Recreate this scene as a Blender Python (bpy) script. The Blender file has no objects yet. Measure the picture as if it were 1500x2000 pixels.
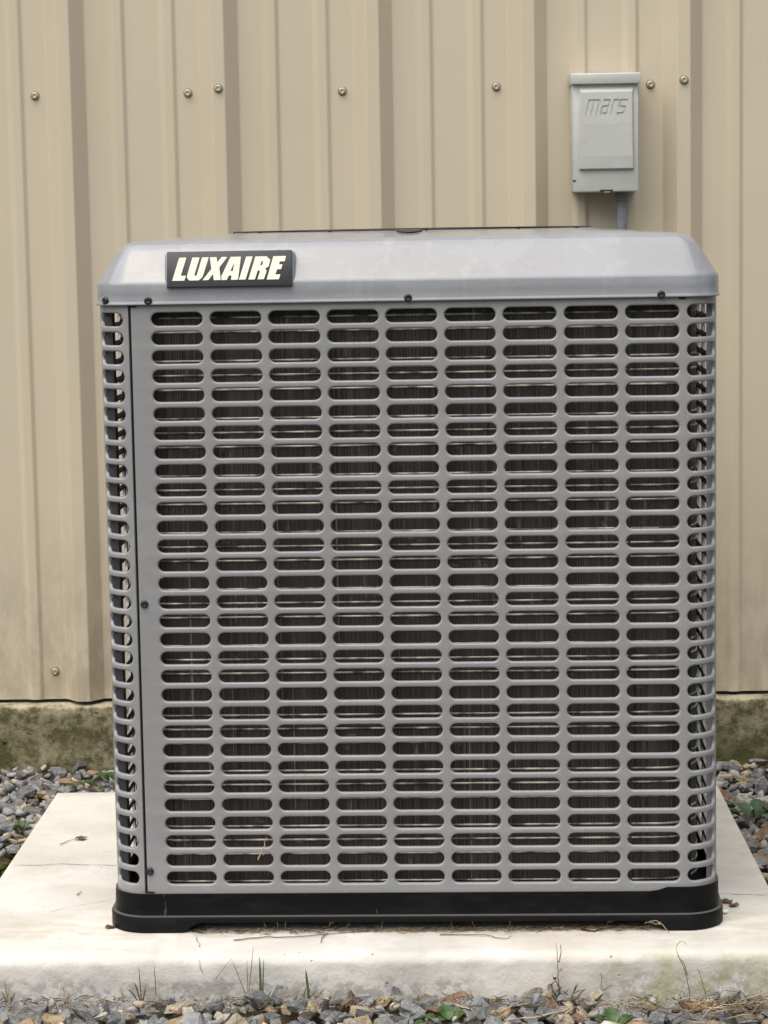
import bpy, bmesh, math, random
import numpy as np
from mathutils import Vector, Matrix

random.seed(7)
rng = np.random.default_rng(7)
R = math.radians
scene = bpy.context.scene
col = scene.collection

# ------------------------------------------------------------------ camera
F_PX = 4575.09                       # focal length in pixels of the 1500 x 2000 photograph
YAW, PITCH, ROLL = -0.02478, 0.11967, -0.0167
CAM = Vector((0.08473, -4.70413, 1.026))


def cam_axes():
    cy, sy = math.cos(YAW), math.sin(YAW)
    f = Vector((sy * math.cos(PITCH), cy * math.cos(PITCH), -math.sin(PITCH)))
    r = Vector((cy, -sy, 0.0))
    u = r.cross(f)
    r2 = math.cos(ROLL) * r + math.sin(ROLL) * u
    u2 = -math.sin(ROLL) * r + math.cos(ROLL) * u
    return r2, u2, f


CR, CU, CF = cam_axes()
cam_data = bpy.data.cameras.new('camera')
cam_data.sensor_fit = 'VERTICAL'
cam_data.sensor_height = 36.0
cam_data.sensor_width = 27.0
cam_data.lens = 36.0 * F_PX / 2000.0
cam_data.clip_start = 0.05
cam_data.clip_end = 2000.0
cam = bpy.data.objects.new('camera', cam_data)
m = Matrix(((CR.x, CU.x, -CF.x, CAM.x), (CR.y, CU.y, -CF.y, CAM.y), (CR.z, CU.z, -CF.z, CAM.z), (0, 0, 0, 1)))
cam.matrix_world = m
col.objects.link(cam)
scene.camera = cam

# ------------------------------------------------------------------ sky, sun, exposure
SUN_EL, SUN_AZ = 64.0, 212.0          # azimuth clockwise from +Y (the wall faces -Y): front, a little to the left
world = bpy.data.worlds.new('World')
scene.world = world
world.use_nodes = True
wn = world.node_tree
bg = wn.nodes['Background']
sky = wn.nodes.new('ShaderNodeTexSky')
sky.sky_type = 'NISHITA'
sky.sun_disc = False
sky.sun_elevation = R(SUN_EL)
sky.sun_rotation = R(SUN_AZ)
sky.air_density = 1.0
sky.dust_density = 6.0
sky.ozone_density = 1.0
wn.links.new(sky.outputs[0], bg.inputs[0])
bg.inputs[1].default_value = 0.06
sd = bpy.data.lights.new('sun', 'SUN')
sd.energy = 1.5
sd.angle = R(88)
sd.color = (1.0, 0.995, 0.945)
sun = bpy.data.objects.new('sun', sd)
dirv = Vector((math.sin(R(SUN_AZ)) * math.cos(R(SUN_EL)), math.cos(R(SUN_AZ)) * math.cos(R(SUN_EL)), math.sin(R(SUN_EL))))
sun.rotation_euler = dirv.to_track_quat('Z', 'Y').to_euler()
sun.location = dirv * 20
col.objects.link(sun)
scene.view_settings.view_transform = 'Standard'
scene.view_settings.look = 'None'
scene.view_settings.gamma = 1.0
scene.view_settings.use_curve_mapping = False
scene.view_settings.exposure = 1.21


# ------------------------------------------------------------------ helpers: pixels to places
def ray(px, py):
    return CF + CR * ((px - 750) / F_PX) - CU * ((py - 1000) / F_PX)


def on_z(px, py, z):
    d = ray(px, py)
    return CAM + d * ((z - CAM.z) / d.z)


def on_y(px, py, y):
    d = ray(px, py)
    return CAM + d * ((y - CAM.y) / d.y)


def project(p):
    v = Vector(p) - CAM
    z = v.dot(CF)
    return 750 + F_PX * v.dot(CR) / z, 1000 - F_PX * v.dot(CU) / z, z


# ------------------------------------------------------------------ helpers: objects
def tag(o, label=None, cat=None, group=None, kind=None):
    if label: o['label'] = label
    if cat: o['category'] = cat
    if group: o['group'] = group
    if kind: o['kind'] = kind
    return o


def empty(name, loc=(0, 0, 0), rz=0.0):
    o = bpy.data.objects.new(name, None)
    o.location = loc
    o.rotation_euler = (0, 0, rz)
    o.empty_display_size = 0.1
    col.objects.link(o)
    return o


def link(name, me, parent=None):
    o = bpy.data.objects.new(name, me)
    col.objects.link(o)
    if parent is not None: o.parent = parent
    return o


def mesh_obj(name, verts, faces, mat, parent=None, smooth=False):
    me = bpy.data.meshes.new(name)
    me.from_pydata([tuple(v) for v in verts], [], faces)
    if smooth:
        me.polygons.foreach_set('use_smooth', [True] * len(me.polygons))
    me.update()
    if mat: me.materials.append(mat)
    return link(name, me, parent)


def bm_obj(name, bm, mat, parent=None, smooth=False, angle=None):
    bmesh.ops.recalc_face_normals(bm, faces=bm.faces[:])
    if smooth:
        for f in bm.faces: f.smooth = True
        if angle is not None:
            for e in bm.edges:
                if len(e.link_faces) == 2 and e.calc_face_angle(0) > angle: e.smooth = False
    me = bpy.data.meshes.new(name)
    bm.to_mesh(me)
    bm.free()
    if mat: me.materials.append(mat)
    return link(name, me, parent)


def add_box(bm, x0, x1, y0, y1, z0, z1, bevel=0.0, seg=2):
    g = bmesh.ops.create_cube(bm, size=1.0)
    vs = g['verts']
    for v in vs:
        v.co = Vector((x0 + (v.co.x + .5) * (x1 - x0), y0 + (v.co.y + .5) * (y1 - y0), z0 + (v.co.z + .5) * (z1 - z0)))
    if bevel > 0:
        es = list({e for v in vs for e in v.link_edges})
        bmesh.ops.bevel(bm, geom=es, offset=bevel, segments=seg, profile=0.5, affect='EDGES')


def add_tube(bm, pts, radii, n=8, cap=True):
    pts = [Vector(p) for p in pts]
    rings = []
    up = Vector((0, 0, 1))
    for i, p in enumerate(pts):
        t = (pts[min(i + 1, len(pts) - 1)] - pts[max(i - 1, 0)]).normalized()
        a = t.cross(up)
        if a.length < 1e-3: a = t.cross(Vector((1, 0, 0)))
        a.normalize()
        b = t.cross(a).normalized()
        r = radii[i] if hasattr(radii, '__len__') else radii
        rings.append([bm.verts.new(p + (a * math.cos(k * 2 * math.pi / n) + b * math.sin(k * 2 * math.pi / n)) * r) for k in range(n)])
    for i in range(len(rings) - 1):
        for k in range(n):
            bm.faces.new((rings[i][k], rings[i][(k + 1) % n], rings[i + 1][(k + 1) % n], rings[i + 1][k]))
    if cap:
        bm.faces.new(rings[0][::-1])
        bm.faces.new(rings[-1])


# ------------------------------------------------------------------ helpers: materials
class NT:
    def __init__(self, name):
        self.m = bpy.data.materials.new(name)
        self.m.use_nodes = True
        self.t = self.m.node_tree
        self.b = self.t.nodes['Principled BSDF']

    def n(self, typ, **kw):
        nd = self.t.nodes.new(typ)
        for k, v in kw.items(): setattr(nd, k, v)
        return nd

    def l(self, a, b):
        self.t.links.new(a, b)

    def set(self, nd, key, val):
        if hasattr(val, 'is_output') or isinstance(val, bpy.types.NodeSocket): self.l(val, nd.inputs[key])
        else: nd.inputs[key].default_value = val

    def coord(self, which='Object'):
        return self.n('ShaderNodeTexCoord').outputs[which]

    def mapping(self, vec, scale=(1, 1, 1), loc=(0, 0, 0)):
        mp = self.n('ShaderNodeMapping')
        self.l(vec, mp.inputs[0])
        mp.inputs['Scale'].default_value = scale
        mp.inputs['Location'].default_value = loc
        return mp.outputs[0]

    def noise(self, vec, scale, detail=4, rough=.55, out='Fac', dist=0.0):
        nd = self.n('ShaderNodeTexNoise')
        self.l(vec, nd.inputs['Vector'])
        nd.inputs['Scale'].default_value = scale
        nd.inputs['Detail'].default_value = detail
        nd.inputs['Roughness'].default_value = rough
        nd.inputs['Distortion'].default_value = dist
        return nd.outputs[out]

    def voronoi(self, vec, scale, feature='F1', out='Distance'):
        nd = self.n('ShaderNodeTexVoronoi', feature=feature)
        self.l(vec, nd.inputs['Vector'])
        nd.inputs['Scale'].default_value = scale
        return nd.outputs[out]

    def ramp(self, fac, stops, interp='LINEAR'):
        nd = self.n('ShaderNodeValToRGB')
        nd.color_ramp.interpolation = interp
        els = nd.color_ramp.elements
        while len(els) < len(stops): els.new(0.5)
        for e, (p, c) in zip(els, stops):
            e.position = p
            e.color = (c[0], c[1], c[2], 1) if hasattr(c, '__len__') else (c, c, c, 1)
        self.l(fac, nd.inputs[0])
        return nd.outputs[0]

    def mix(self, fac, a, b, blend='MIX'):
        nd = self.n('ShaderNodeMix', data_type='RGBA', blend_type=blend)
        for idx, v in ((0, fac), (6, a), (7, b)):
            if isinstance(v, bpy.types.NodeSocket): self.l(v, nd.inputs[idx])
            elif idx == 0: nd.inputs[0].default_value = v
            else: nd.inputs[idx].default_value = (v[0], v[1], v[2], 1)
        return nd.outputs[2]

    def math(self, op, a, b=0.0, c=None, clamp=False):
        nd = self.n('ShaderNodeMath', operation=op, use_clamp=clamp)
        for i, v in enumerate((a, b) if c is None else (a, b, c)):
            if isinstance(v, bpy.types.NodeSocket): self.l(v, nd.inputs[i])
            else: nd.inputs[i].default_value = v
        return nd.outputs[0]

    def sep(self, vec):
        nd = self.n('ShaderNodeSeparateXYZ')
        self.l(vec, nd.inputs[0])
        return nd.outputs

    def smooth(self, x, a, b):
        nd = self.n('ShaderNodeMapRange', interpolation_type='SMOOTHSTEP')
        self.l(x, nd.inputs[0])
        nd.inputs[1].default_value = a
        nd.inputs[2].default_value = b
        return nd.outputs[0]

    def bump(self, h, strength=.3, dist=.001):
        nd = self.n('ShaderNodeBump')
        nd.inputs['Strength'].default_value = strength
        nd.inputs['Distance'].default_value = dist
        self.l(h, nd.inputs['Height'])
        self.l(nd.outputs[0], self.b.inputs['Normal'])
        return nd

    def out(self, color=None, rough=None, metal=0.0, spec=.5):
        for key, v in (('Base Color', color), ('Roughness', rough)):
            if v is None: continue
            if isinstance(v, bpy.types.NodeSocket): self.l(v, self.b.inputs[key])
            elif key == 'Base Color': self.b.inputs[key].default_value = (v[0], v[1], v[2], 1)
            else: self.b.inputs[key].default_value = v
        self.b.inputs['Metallic'].default_value = metal
        self.b.inputs['Specular IOR Level'].default_value = spec
        return self.m


def mat_wall():
    t = NT('tan_painted_metal')
    o = t.coord()
    streak = t.noise(t.mapping(o, (14, 14, 0.8)), 1.0, 4)
    big = t.noise(o, 2.2, 3)
    c = t.mix(t.ramp(big, [(.3, 0.0), (.7, 1.0)]), (.512, .448, .334), (.535, .470, .354))
    c = t.mix(t.math('MULTIPLY', t.smooth(streak, .52, .78), .22), c, (.485, .42, .315))
    fine = t.noise(o, 900, 2)
    c = t.mix(t.math('MULTIPLY', t.smooth(fine, .55, .75), .12), c, (.40, .34, .25))
    # ragged soil splash plus painted shade, darkening the siding towards the ground
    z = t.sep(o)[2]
    splash_shade = t.math('MULTIPLY', t.smooth(t.noise(t.mapping(o, (1, 1, .45)), 26, 7, .7), .36, .62), t.smooth(t.math('ADD', z, t.math('MULTIPLY', t.noise(o, 5, 4), .35)), .74, .22))
    c = t.mix(t.math('MULTIPLY', splash_shade, .5), c, (.27, .225, .15))
    t.bump(t.noise(t.mapping(o, (3.2, 3.2, 1.0)), 2.0, 3), .32, .008)
    return t.out(c, t.ramp(big, [(.3, .42), (.7, .52)]), spec=.4)


def mat_paint(name, base, var=.05, rough=.42, dirt=True, wave=False):
    t = NT(name)
    o = t.coord()
    sp = t.noise(o, 520, 3, .6)
    c = t.mix(t.smooth(sp, .35, .68), [v * (1 - var) for v in base], [v * (1 + var) for v in base])
    if dirt:
        d = t.noise(t.mapping(o, (5, 5, 12)), 1.6, 6, .6, dist=.6)
        c = t.mix(t.math('MULTIPLY', t.smooth(d, .5, .62), .22), c, [min(1, v * 1.35) for v in base])
        d2 = t.noise(o, 34, 6, .7)
        c = t.mix(t.math('MULTIPLY', t.smooth(d2, .60, .74), .22), c, (.16, .15, .135))
    if wave:
        wv = t.noise(t.mapping(o, (2.2, 2.2, 16)), 1.0, 4, .6)
        t.bump(t.math('ADD', t.math('MULTIPLY', sp, .06), wv), .30, .0035)
        dr = t.noise(t.mapping(o, (34, 34, 2.5)), 1.0, 4, .6)
        c = t.mix(t.math('MULTIPLY', t.smooth(dr, .56, .70), .16), c, (.42, .42, .41))
    else: t.bump(sp, .18, .0006)
    rg = t.ramp(t.noise(o, 9, 4), [(.3, rough - .06), (.7, rough + .08)])
    return t.out(c, rg, metal=.0, spec=.5)


def mat_simple(name, base, rough=.5, metal=0.0, var=.12, scale=80, spec=.5, bump=0.0):
    t = NT(name)
    o = t.coord()
    nz = t.noise(o, scale, 4)
    c = t.mix(t.smooth(nz, .3, .7), [v * (1 - var) for v in base], [min(1, v * (1 + var)) for v in base])
    if bump: t.bump(nz, bump, .002)
    return t.out(c, rough, metal, spec)


def mat_plastic():
    t = NT('black_plastic')
    o = t.coord()
    nz = t.noise(t.mapping(o, (1, 1, 3)), 22, 6, .65)
    c = t.mix(t.smooth(nz, .48, .75), (.0020, .0022, .0025), (.006, .0058, .0056))
    sc = t.noise(t.mapping(o, (60, 60, 14)), 2.0, 2)
    c = t.mix(t.math('MULTIPLY', t.smooth(sc, .72, .78), .6), c, (.09, .09, .085))
    nz_ = t.sep(t.n('ShaderNodeNewGeometry').outputs['Normal'])[2]
    c = t.mix(t.math('MULTIPLY', t.smooth(nz_, .55, .9), .55), c, (.14, .138, .13))      # up-facing plastic made paler: dust and a painted highlight along the ledge
    t.bump(t.noise(o, 300, 2), .15, .001)
    return t.out(c, t.ramp(nz, [(.3, .36), (.7, .55)]), spec=.2)


def mat_coil():
    t = NT('coil_fins')
    uv = t.n('ShaderNodeUVMap').outputs[0]
    fin = t.noise(t.mapping(uv, (620, 2.0, 1)), 1.0, 2, .6)
    bent = t.noise(t.mapping(uv, (95, 9, 1)), 1.0, 4, .7)
    wide = t.noise(t.mapping(uv, (9, 5, 1)), 1.0, 3, .6)
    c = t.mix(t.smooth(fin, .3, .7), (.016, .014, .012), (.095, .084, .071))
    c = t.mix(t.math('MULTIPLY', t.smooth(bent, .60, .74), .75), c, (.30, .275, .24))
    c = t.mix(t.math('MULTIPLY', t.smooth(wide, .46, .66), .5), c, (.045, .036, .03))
    long_ = t.noise(t.mapping(uv, (170, 1.1, 1)), 1.0, 3, .6)
    c = t.mix(t.math('MULTIPLY', t.smooth(long_, .63, .72), .8), c, (.30, .275, .235))
    lint = t.noise(t.mapping(uv, (22, 34, 1)), 1.0, 5, .7)
    c = t.mix(t.math('MULTIPLY', t.smooth(lint, .62, .70), .45), c, (.26, .245, .22))
    t.bump(fin, .8, .002)
    return t.out(c, .5, metal=.25)


def mat_pad():
    t = NT('pad_concrete')
    o = t.coord()
    x, y, z = t.sep(o)
    a = t.noise(o, 5, 6, .6, dist=.4)
    b = t.noise(o, 38, 6, .65)
    c = t.mix(t.smooth(a, .35, .66), (.520, .500, .458), (.64, .620, .578))
    c = t.mix(t.math('MULTIPLY', t.smooth(t.noise(o, 3.1, 5), .5, .66), .5), c, (.53, .475, .38))
    c = t.mix(t.math('MULTIPLY', t.smooth(b, .55, .72), .25), c, (.38, .35, .30))
    # damp, greyer lower part of the edge with a ragged upper border
    edge = t.math('ADD', z, t.math('MULTIPLY', t.noise(o, 9, 8, .68), .095))
    damp = t.smooth(edge, .022, .004)
    c = t.mix(t.math('MULTIPLY', t.math('MULTIPLY', damp, t.smooth(t.noise(o, 4.5, 3), .34, .46)), .85), c, t.mix(t.smooth(t.noise(o, 62, 8, .72), .44, .56), (.33, .318, .29), (.55, .535, .50)))
    # warm and green growth on the right of the edge
    gm = t.math('MULTIPLY', t.smooth(x, .22, .40), t.smooth(z, .006, -.012))
    g = t.math('MULTIPLY', gm, t.smooth(t.noise(o, 17, 6, .65), .42, .62))
    c = t.mix(t.math('MULTIPLY', g, .55), c, (.30, .31, .13))
    # stain under the front of the unit
    st = t.math('MULTIPLY', t.smooth(y, -1.392, -1.368), t.smooth(t.noise(t.mapping(o, (1, 2.5, 1)), 14, 5), .40, .62))
    st = t.math('MULTIPLY', st, t.smooth(y, -1.20, -1.34))
    c = t.mix(t.math('MULTIPLY', st, .4), c, (.36, .31, .20))
    # pits
    pit = t.voronoi(o, 46)
    pm = t.math('MULTIPLY', t.smooth(pit, .10, .05), t.smooth(t.noise(o, 21, 2), .54, .60))
    c = t.mix(t.math('MULTIPLY', pm, .75), c, (.14, .12, .10))
    h = t.math('SUBTRACT', t.math('ADD', t.math('MULTIPLY', b, .6), t.math('MULTIPLY', t.noise(o, 160, 4), .25)), pm)
    t.bump(h, .5, .006)
    return t.out(c, .85, spec=.25)


def mat_foundation():
    t = NT('mossy_concrete')
    o = t.coord()
    x, y, z = t.sep(o)
    a = t.noise(o, 24, 8, .7)
    b = t.noise(o, 75, 6, .7)
    c = t.mix(t.smooth(a, .41, .60), (.085, .076, .040), (.285, .258, .165))
    c = t.mix(t.math('MULTIPLY', t.smooth(b, .52, .70), .5), c, (.36, .32, .22))
    ms = t.math('MULTIPLY', t.smooth(t.noise(o, 9, 6, .65), .40, .60), t.smooth(z, .075, -.02))
    c = t.mix(t.math('MULTIPLY', ms, .7), c, (.085, .085, .028))
    pale = t.math('MULTIPLY', t.smooth(t.math('ADD', z, t.math('MULTIPLY', a, .03)), .084, .093), .85)
    c = t.mix(pale, c, (.46, .41, .29))
    pit = t.math('MULTIPLY', t.smooth(t.voronoi(o, 28), .16, .08), t.smooth(t.noise(o, 13, 2), .52, .58))
    c = t.mix(t.math('MULTIPLY', pit, .8), c, (.03, .028, .02))
    t.bump(t.math('SUBTRACT', t.math('ADD', a, t.math('MULTIPLY', b, .5)), pit), .7, .008)
    return t.out(c, .9, spec=.2)


STONE_STOPS = [(.0, (.150, .162, .175)), (.13, (.215, .228, .242)), (.26, (.285, .300, .312)), (.38, (.175, .182, .195)),
               (.48, (.36, .365, .37)), (.57, (.24, .225, .20)), (.66, (.46, .345, .185)), (.74, (.52, .43, .30)),
               (.81, (.27, .150, .075)), (.86, (.33, .34, .35)), (.925, (.64, .60, .52)), (.965, (.40, .33, .24))]


def mat_stone(per_object):
    t = NT('crushed_stone_single' if per_object else 'crushed_stone')
    o = t.coord()
    if per_object: f = t.n('ShaderNodeObjectInfo').outputs['Random']
    else:
        at = t.n('ShaderNodeAttribute', attribute_name='tone')
        f = at.outputs['Fac']
    c = t.ramp(f, STONE_STOPS, 'CONSTANT')
    nz = t.noise(o, 95 if not per_object else 3.0, 6, .65)
    c = t.mix(t.smooth(nz, .30, .72), t.mix(.42, c, (.085, .075, .060)), t.mix(.20, c, (.55, .53, .49)))
    t.bump(nz, .6, .003 if not per_object else .09)
    return t.out(c, .75, spec=.35)


def mat_ground():
    t = NT('soil_and_gravel')
    o = t.coord()
    a = t.noise(o, 6, 6, .6)
    b = t.noise(o, 70, 6, .7)
    c = t.mix(t.smooth(b, .35, .65), (.040, .028, .018), (.105, .078, .050))
    c = t.mix(t.math('MULTIPLY', t.smooth(a, .50, .62), .6), c, (.050, .052, .016))
    vor = t.n('ShaderNodeTexVoronoi')
    t.l(o, vor.inputs['Vector'])
    vor.inputs['Scale'].default_value = 34
    st = t.ramp(t.sep(vor.outputs['Color'])[0], STONE_STOPS, 'CONSTANT')
    x, y, z = t.sep(o)
    # loose stone beyond the modelled bed
    far = t.math('MAXIMUM', t.smooth(t.math('ABSOLUTE', x), 1.75, 1.95), t.smooth(y, -2.28, -2.42))
    c = t.mix(far, c, t.mix(t.smooth(vor.outputs['Distance'], .3, .6), st, (.05, .045, .035)))
    c = t.mix(t.smooth(t.math('MULTIPLY', y, -1.0), 2.6, 3.6), c, (.045, .055, .022))
    t.bump(t.math('ADD', b, t.math('MULTIPLY', t.math('SUBTRACT', 1.0, vor.outputs['Distance']), far)), .8, .012)
    return t.out(c, .92, spec=.2)


def mat_leaf(name, base, var=.3):
    t = NT(name)
    o = t.coord()
    nz = t.noise(o, 60, 4)
    c = t.mix(t.smooth(nz, .3, .7), [v * (1 - var) for v in base], [v * (1 + var) for v in base])
    t.b.inputs['Subsurface Weight'].default_value = 0.0
    return t.out(c, .5, spec=.4)


M = dict(
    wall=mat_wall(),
    grey=mat_paint('grey_painted_steel', (.258, .258, .260), rough=.28),
    cap=mat_paint('grey_painted_cover', (.238, .247, .263), rough=.14, wave=True),
    plastic=mat_plastic(), coil=mat_coil(), pad=mat_pad(), foundation=mat_foundation(),
    stone=mat_stone(False), stone1=mat_stone(True), ground=mat_ground(),
    tube=mat_simple('coil_tube_metal', (.40, .365, .32), .40, .4, .85, 34),
    black=mat_simple('black_steel', (.012, .012, .013), .42),
    badge=mat_simple('badge_charcoal', (.028, .029, .034), .45, 0, .2, 400),
    letters=mat_simple('badge_cream', (.80, .79, .64), .5, 0, .03),
    box=mat_paint('switch_box_grey', (.485, .495, .465), .03, .45),
    conduit=mat_simple('conduit_grey_plastic', (.20, .215, .235), .45),
    fitting=mat_simple('fitting_grey', (.16, .165, .165), .5),
    screw=mat_simple('tan_screw', (.42, .37, .28), .35, .35, .2, 200),
    washer=mat_simple('washer_rubber', (.10, .085, .065), .7),
    inner=mat_simple('inner_grey_steel', (.055, .056, .060), .5),
    crack=mat_simple('crack_dark', (.10, .085, .065), .9),
    grass=mat_leaf('grass_green', (.085, .125, .032)),
    grass2=mat_leaf('grass_olive', (.13, .125, .045)),
    leaf=mat_leaf('weed_leaf_green', (.050, .098, .026), .45),
    dark_leaf=mat_leaf('weed_leaf_dark', (.035, .078, .022)),
    moss=mat_simple('moss', (.060, .068, .016), .95, 0, .4, 200, .1, .8),
    straw=mat_leaf('dry_straw', (.42, .33, .19)),
    twig=mat_leaf('dry_twig', (.20, .135, .075)),
    deadleaf=mat_leaf('dead_leaf_brown', (.30, .17, .08)),
    debris=mat_leaf('fine_debris', (.13, .095, .055), .5),
)

# ------------------------------------------------------------------ ground
GZ = -0.085


def ground_h(x, y):
    """gravel level: a little higher by the wall than in front of the pad"""
    k = min(1.0, max(0.0, (y + 1.5) / 1.4))
    return -0.076 + 0.014 * k + 0.006 * math.sin(5.1 * x + 1.7) * math.cos(4.3 * y)


xs = [-300, -60, -12, -4] + list(np.linspace(-2.2, 2.2, 45)) + [4, 12, 60, 300]
ys = [-300, -60, -12, -5, -3] + list(np.linspace(-2.4, 0.2, 27)) + [2, 12, 60, 300]
vv, ff = [], []
for y in ys:
    for x in xs:
        vv.append((x, y, (ground_h(x, y) if abs(x) < 2.3 and -2.5 < y < .3 else -.075) - .006))
nx = len(xs)
for j in range(len(ys) - 1):
    for i in range(nx - 1):
        ff.append((j * nx + i, j * nx + i + 1, (j + 1) * nx + i + 1, (j + 1) * nx + i))
ground = mesh_obj('ground', vv, ff, M['ground'], None, True)
tag(ground, 'brown soil and loose grey gravel around the concrete slab', 'ground', kind='structure')

# ------------------------------------------------------------------ building: ribbed siding, screws, foundation
WALL_BOT, WALL_TOP = 0.0839, 3.1
P = 0.3048
RIB_H, MIN_H = 0.032, 0.0060
bld = empty('metal_building', (0, 0, 0))
tag(bld, 'tan ribbed metal building wall above a mossy concrete foundation', 'building')


def rib_profile(k, first, last):
    """profile over one 12 inch pitch, from the right foot of rib k to the right foot of rib k+1: (x, y)"""
    x0 = k * P
    pts = [(0, 0), (.0480, 0), (.0570, -MIN_H), (.0735, -MIN_H), (.0805, 0), (.1480, 0), (.1570, -MIN_H), (.1740, -MIN_H), (.1810, 0),
           (.2270, 0), (.2530, -RIB_H), (.2790, -RIB_H)]
    return [(x0 + a, b) for a, b in pts]


def siding(k0, k1, off):
    pr = []
    # the panel starts with the whole lap rib at its left
    x0 = k0 * P
    pr += [(x0 - .0778, 0), (x0 - .0518, -RIB_H), (x0 - .0258, -RIB_H)]
    for k in range(k0, k1): pr += rib_profile(k, 0, 0)
    pr += [(k1 * P, 0)]
    pr = [(x, y - off) for x, y in pr]
    # small bend radii: replace each corner by two points
    sm = [pr[0]]
    for i in range(1, len(pr) - 1):
        a, b, c = Vector(pr[i - 1]), Vector(pr[i]), Vector(pr[i + 1])
        d = min(.0022, (a - b).length * .3, (c - b).length * .3)
        sm.append(tuple(b + (a - b).normalized() * d))
        sm.append(tuple(b))
        sm.append(tuple(b + (c - b).normalized() * d))
        q = sm[-2]
        sm[-2] = tuple((Vector(sm[-3]) + Vector(sm[-1])) * .25 + Vector(q) * .5)
    sm.append(pr[-1])
    zs = [WALL_BOT, .5, 1.0, 1.5, 2.2, WALL_TOP]
    v, f = [], []
    n = len(sm)
    for layer in (0.0, 0.0009):
        for z in zs:
            for x, y in sm: v.append((x, y + layer, z))
    L = n * len(zs)
    for lay in range(2):
        for j in range(len(zs) - 1):
            for i in range(n - 1):
                q = (lay * L + j * n + i, lay * L + j * n + i + 1, lay * L + (j + 1) * n + i + 1, lay * L + (j + 1) * n + i)
                f.append(q if lay == 0 else q[::-1])
    for i in range(n - 1): f.append((i + 1, i, L + i, L + i + 1))
    for j in range(len(zs) - 1):
        e = j * n + n - 1
        f.append((e, L + e, L + e + n, e + n))
        e = j * n
        f.append((e, e + n, L + e + n, L + e))
    return v, f


for k0, k1, off in ((-7, -4, 0.0), (-4, -1, .0012), (-1, 2, .0024), (2, 5, .0012), (5, 8, 0)):
    v, f = siding(k0, k1, off)
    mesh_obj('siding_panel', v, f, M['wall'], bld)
# back structure that closes the building behind the sheets
bm = bmesh.new()
add_box(bm, -2.4, 2.6, .02, 2.0, .0, WALL_TOP)
bm_obj('inner_wall', bm, M['fitting'], bld)

# foundation with a rough face
bm = bmesh.new()
nxs, nzs = 260, 14
yf = -.040
grid = []
from mathutils import noise as mnoise
prof = [(.015, .0765), (-.012, .0760), (-.034, .0745), (-.0395, .0700)] + [(yf, .0700 - i * .0190) for i in range(1, 13)]
v, f = [], []
for i in range(nxs + 1):
    x = -2.4 + 5.0 * i / nxs
    for j, (y, z) in enumerate(prof):
        nzv = mnoise.fractal(Vector((x * 9, z * 16, .3)), 1, 2, 4) * .0045 + mnoise.noise(Vector((x * 40, z * 40, 2))) * .0016
        rag = mnoise.noise(Vector((x * 14, 3, 1))) * .004 if j in (2, 3) else 0
        v.append((x, y + (nzv if j > 0 else 0), z + rag))
m_ = len(prof)
for i in range(nxs):
    for j in range(m_ - 1):
        f.append((i * m_ + j, i * m_ + j + 1, (i + 1) * m_ + j + 1, (i + 1) * m_ + j))
mesh_obj('foundation', v, f, M['foundation'], bld, True)

# hex washer-head screws
def screw_mesh(head_r=.0052, wash_r=.0078):
    bm = bmesh.new()
    prof = [(wash_r, 0), (wash_r, .0012), (wash_r * .93, .0022), (head_r * 1.05, .0030)]
    rings = []
    for r, h in prof:
        rings.append([bm.verts.new((r * math.cos(a * math.pi / 9), -h, r * math.sin(a * math.pi / 9))) for a in range(18)])
    for a, b in zip(rings, rings[1:]):
        for k in range(18): bm.faces.new((a[k], a[(k + 1) % 18], b[(k + 1) % 18], b[k]))
    bm.faces.new(rings[-1])
    hx = []
    for h, s in ((.0028, 1), (.0062, 1), (.0072, .86)):
        hx.append([bm.verts.new((head_r * s * math.cos(a * math.pi / 3 + .3), -h, head_r * s * math.sin(a * math.pi / 3 + .3))) for a in range(6)])
    for a, b in zip(hx, hx[1:]):
        for k in range(6): bm.faces.new((a[k], a[(k + 1) % 6], b[(k + 1) % 6], b[k]))
    inn = [bm.verts.new((head_r * .5 * math.cos(a * math.pi / 3 + .3), -.0064, head_r * .5 * math.sin(a * math.pi / 3 + .3))) for a in range(6)]
    for k in range(6): bm.faces.new((hx[-1][k], hx[-1][(k + 1) % 6], inn[(k + 1) % 6], inn[k]))
    bm.faces.new(inn)
    bmesh.ops.recalc_face_normals(bm, faces=bm.faces[:])
    me = bpy.data.meshes.new('screw')
    bm.to_mesh(me)
    bm.free()
    return me


sm_ = screw_mesh()
sm_.materials.append(M['screw'])
wash = bmesh.new()
bmesh.ops.create_cone(wash, cap_ends=True, segments=18, radius1=.0090, radius2=.0086, depth=.0016, matrix=Matrix.Rotation(R(90), 4, 'X'))
wme = bpy.data.meshes.new('washer')
wash.to_mesh(wme)
wash.free()
wme.materials.append(M['washer'])


def wall_screw(x, y, z):
    s = link('screw', sm_, bld)
    s.location = (x, y - .0014, z)
    s.rotation_euler = (0, random.uniform(0, 1), 0)
    w = link('washer', wme, s)
    w.location = (0, .0005, 0)


def sheet_off(x):
    k = x / P
    return .0024 if -1.2 < k < 1.99 else .0012


for row, zz in ((0, 1.3025), (1, .1433)):
    for k in range(-4, 5):
        x = k * P + .2045
        wall_screw(x + random.uniform(-.002, .002), -sheet_off(x), zz + random.uniform(-.002, .002))
    for k in (-1, 2):
        wall_screw(k * P - .0385, -RIB_H - .0024 if k == -1 else -RIB_H - .0024, zz + .006)

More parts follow.
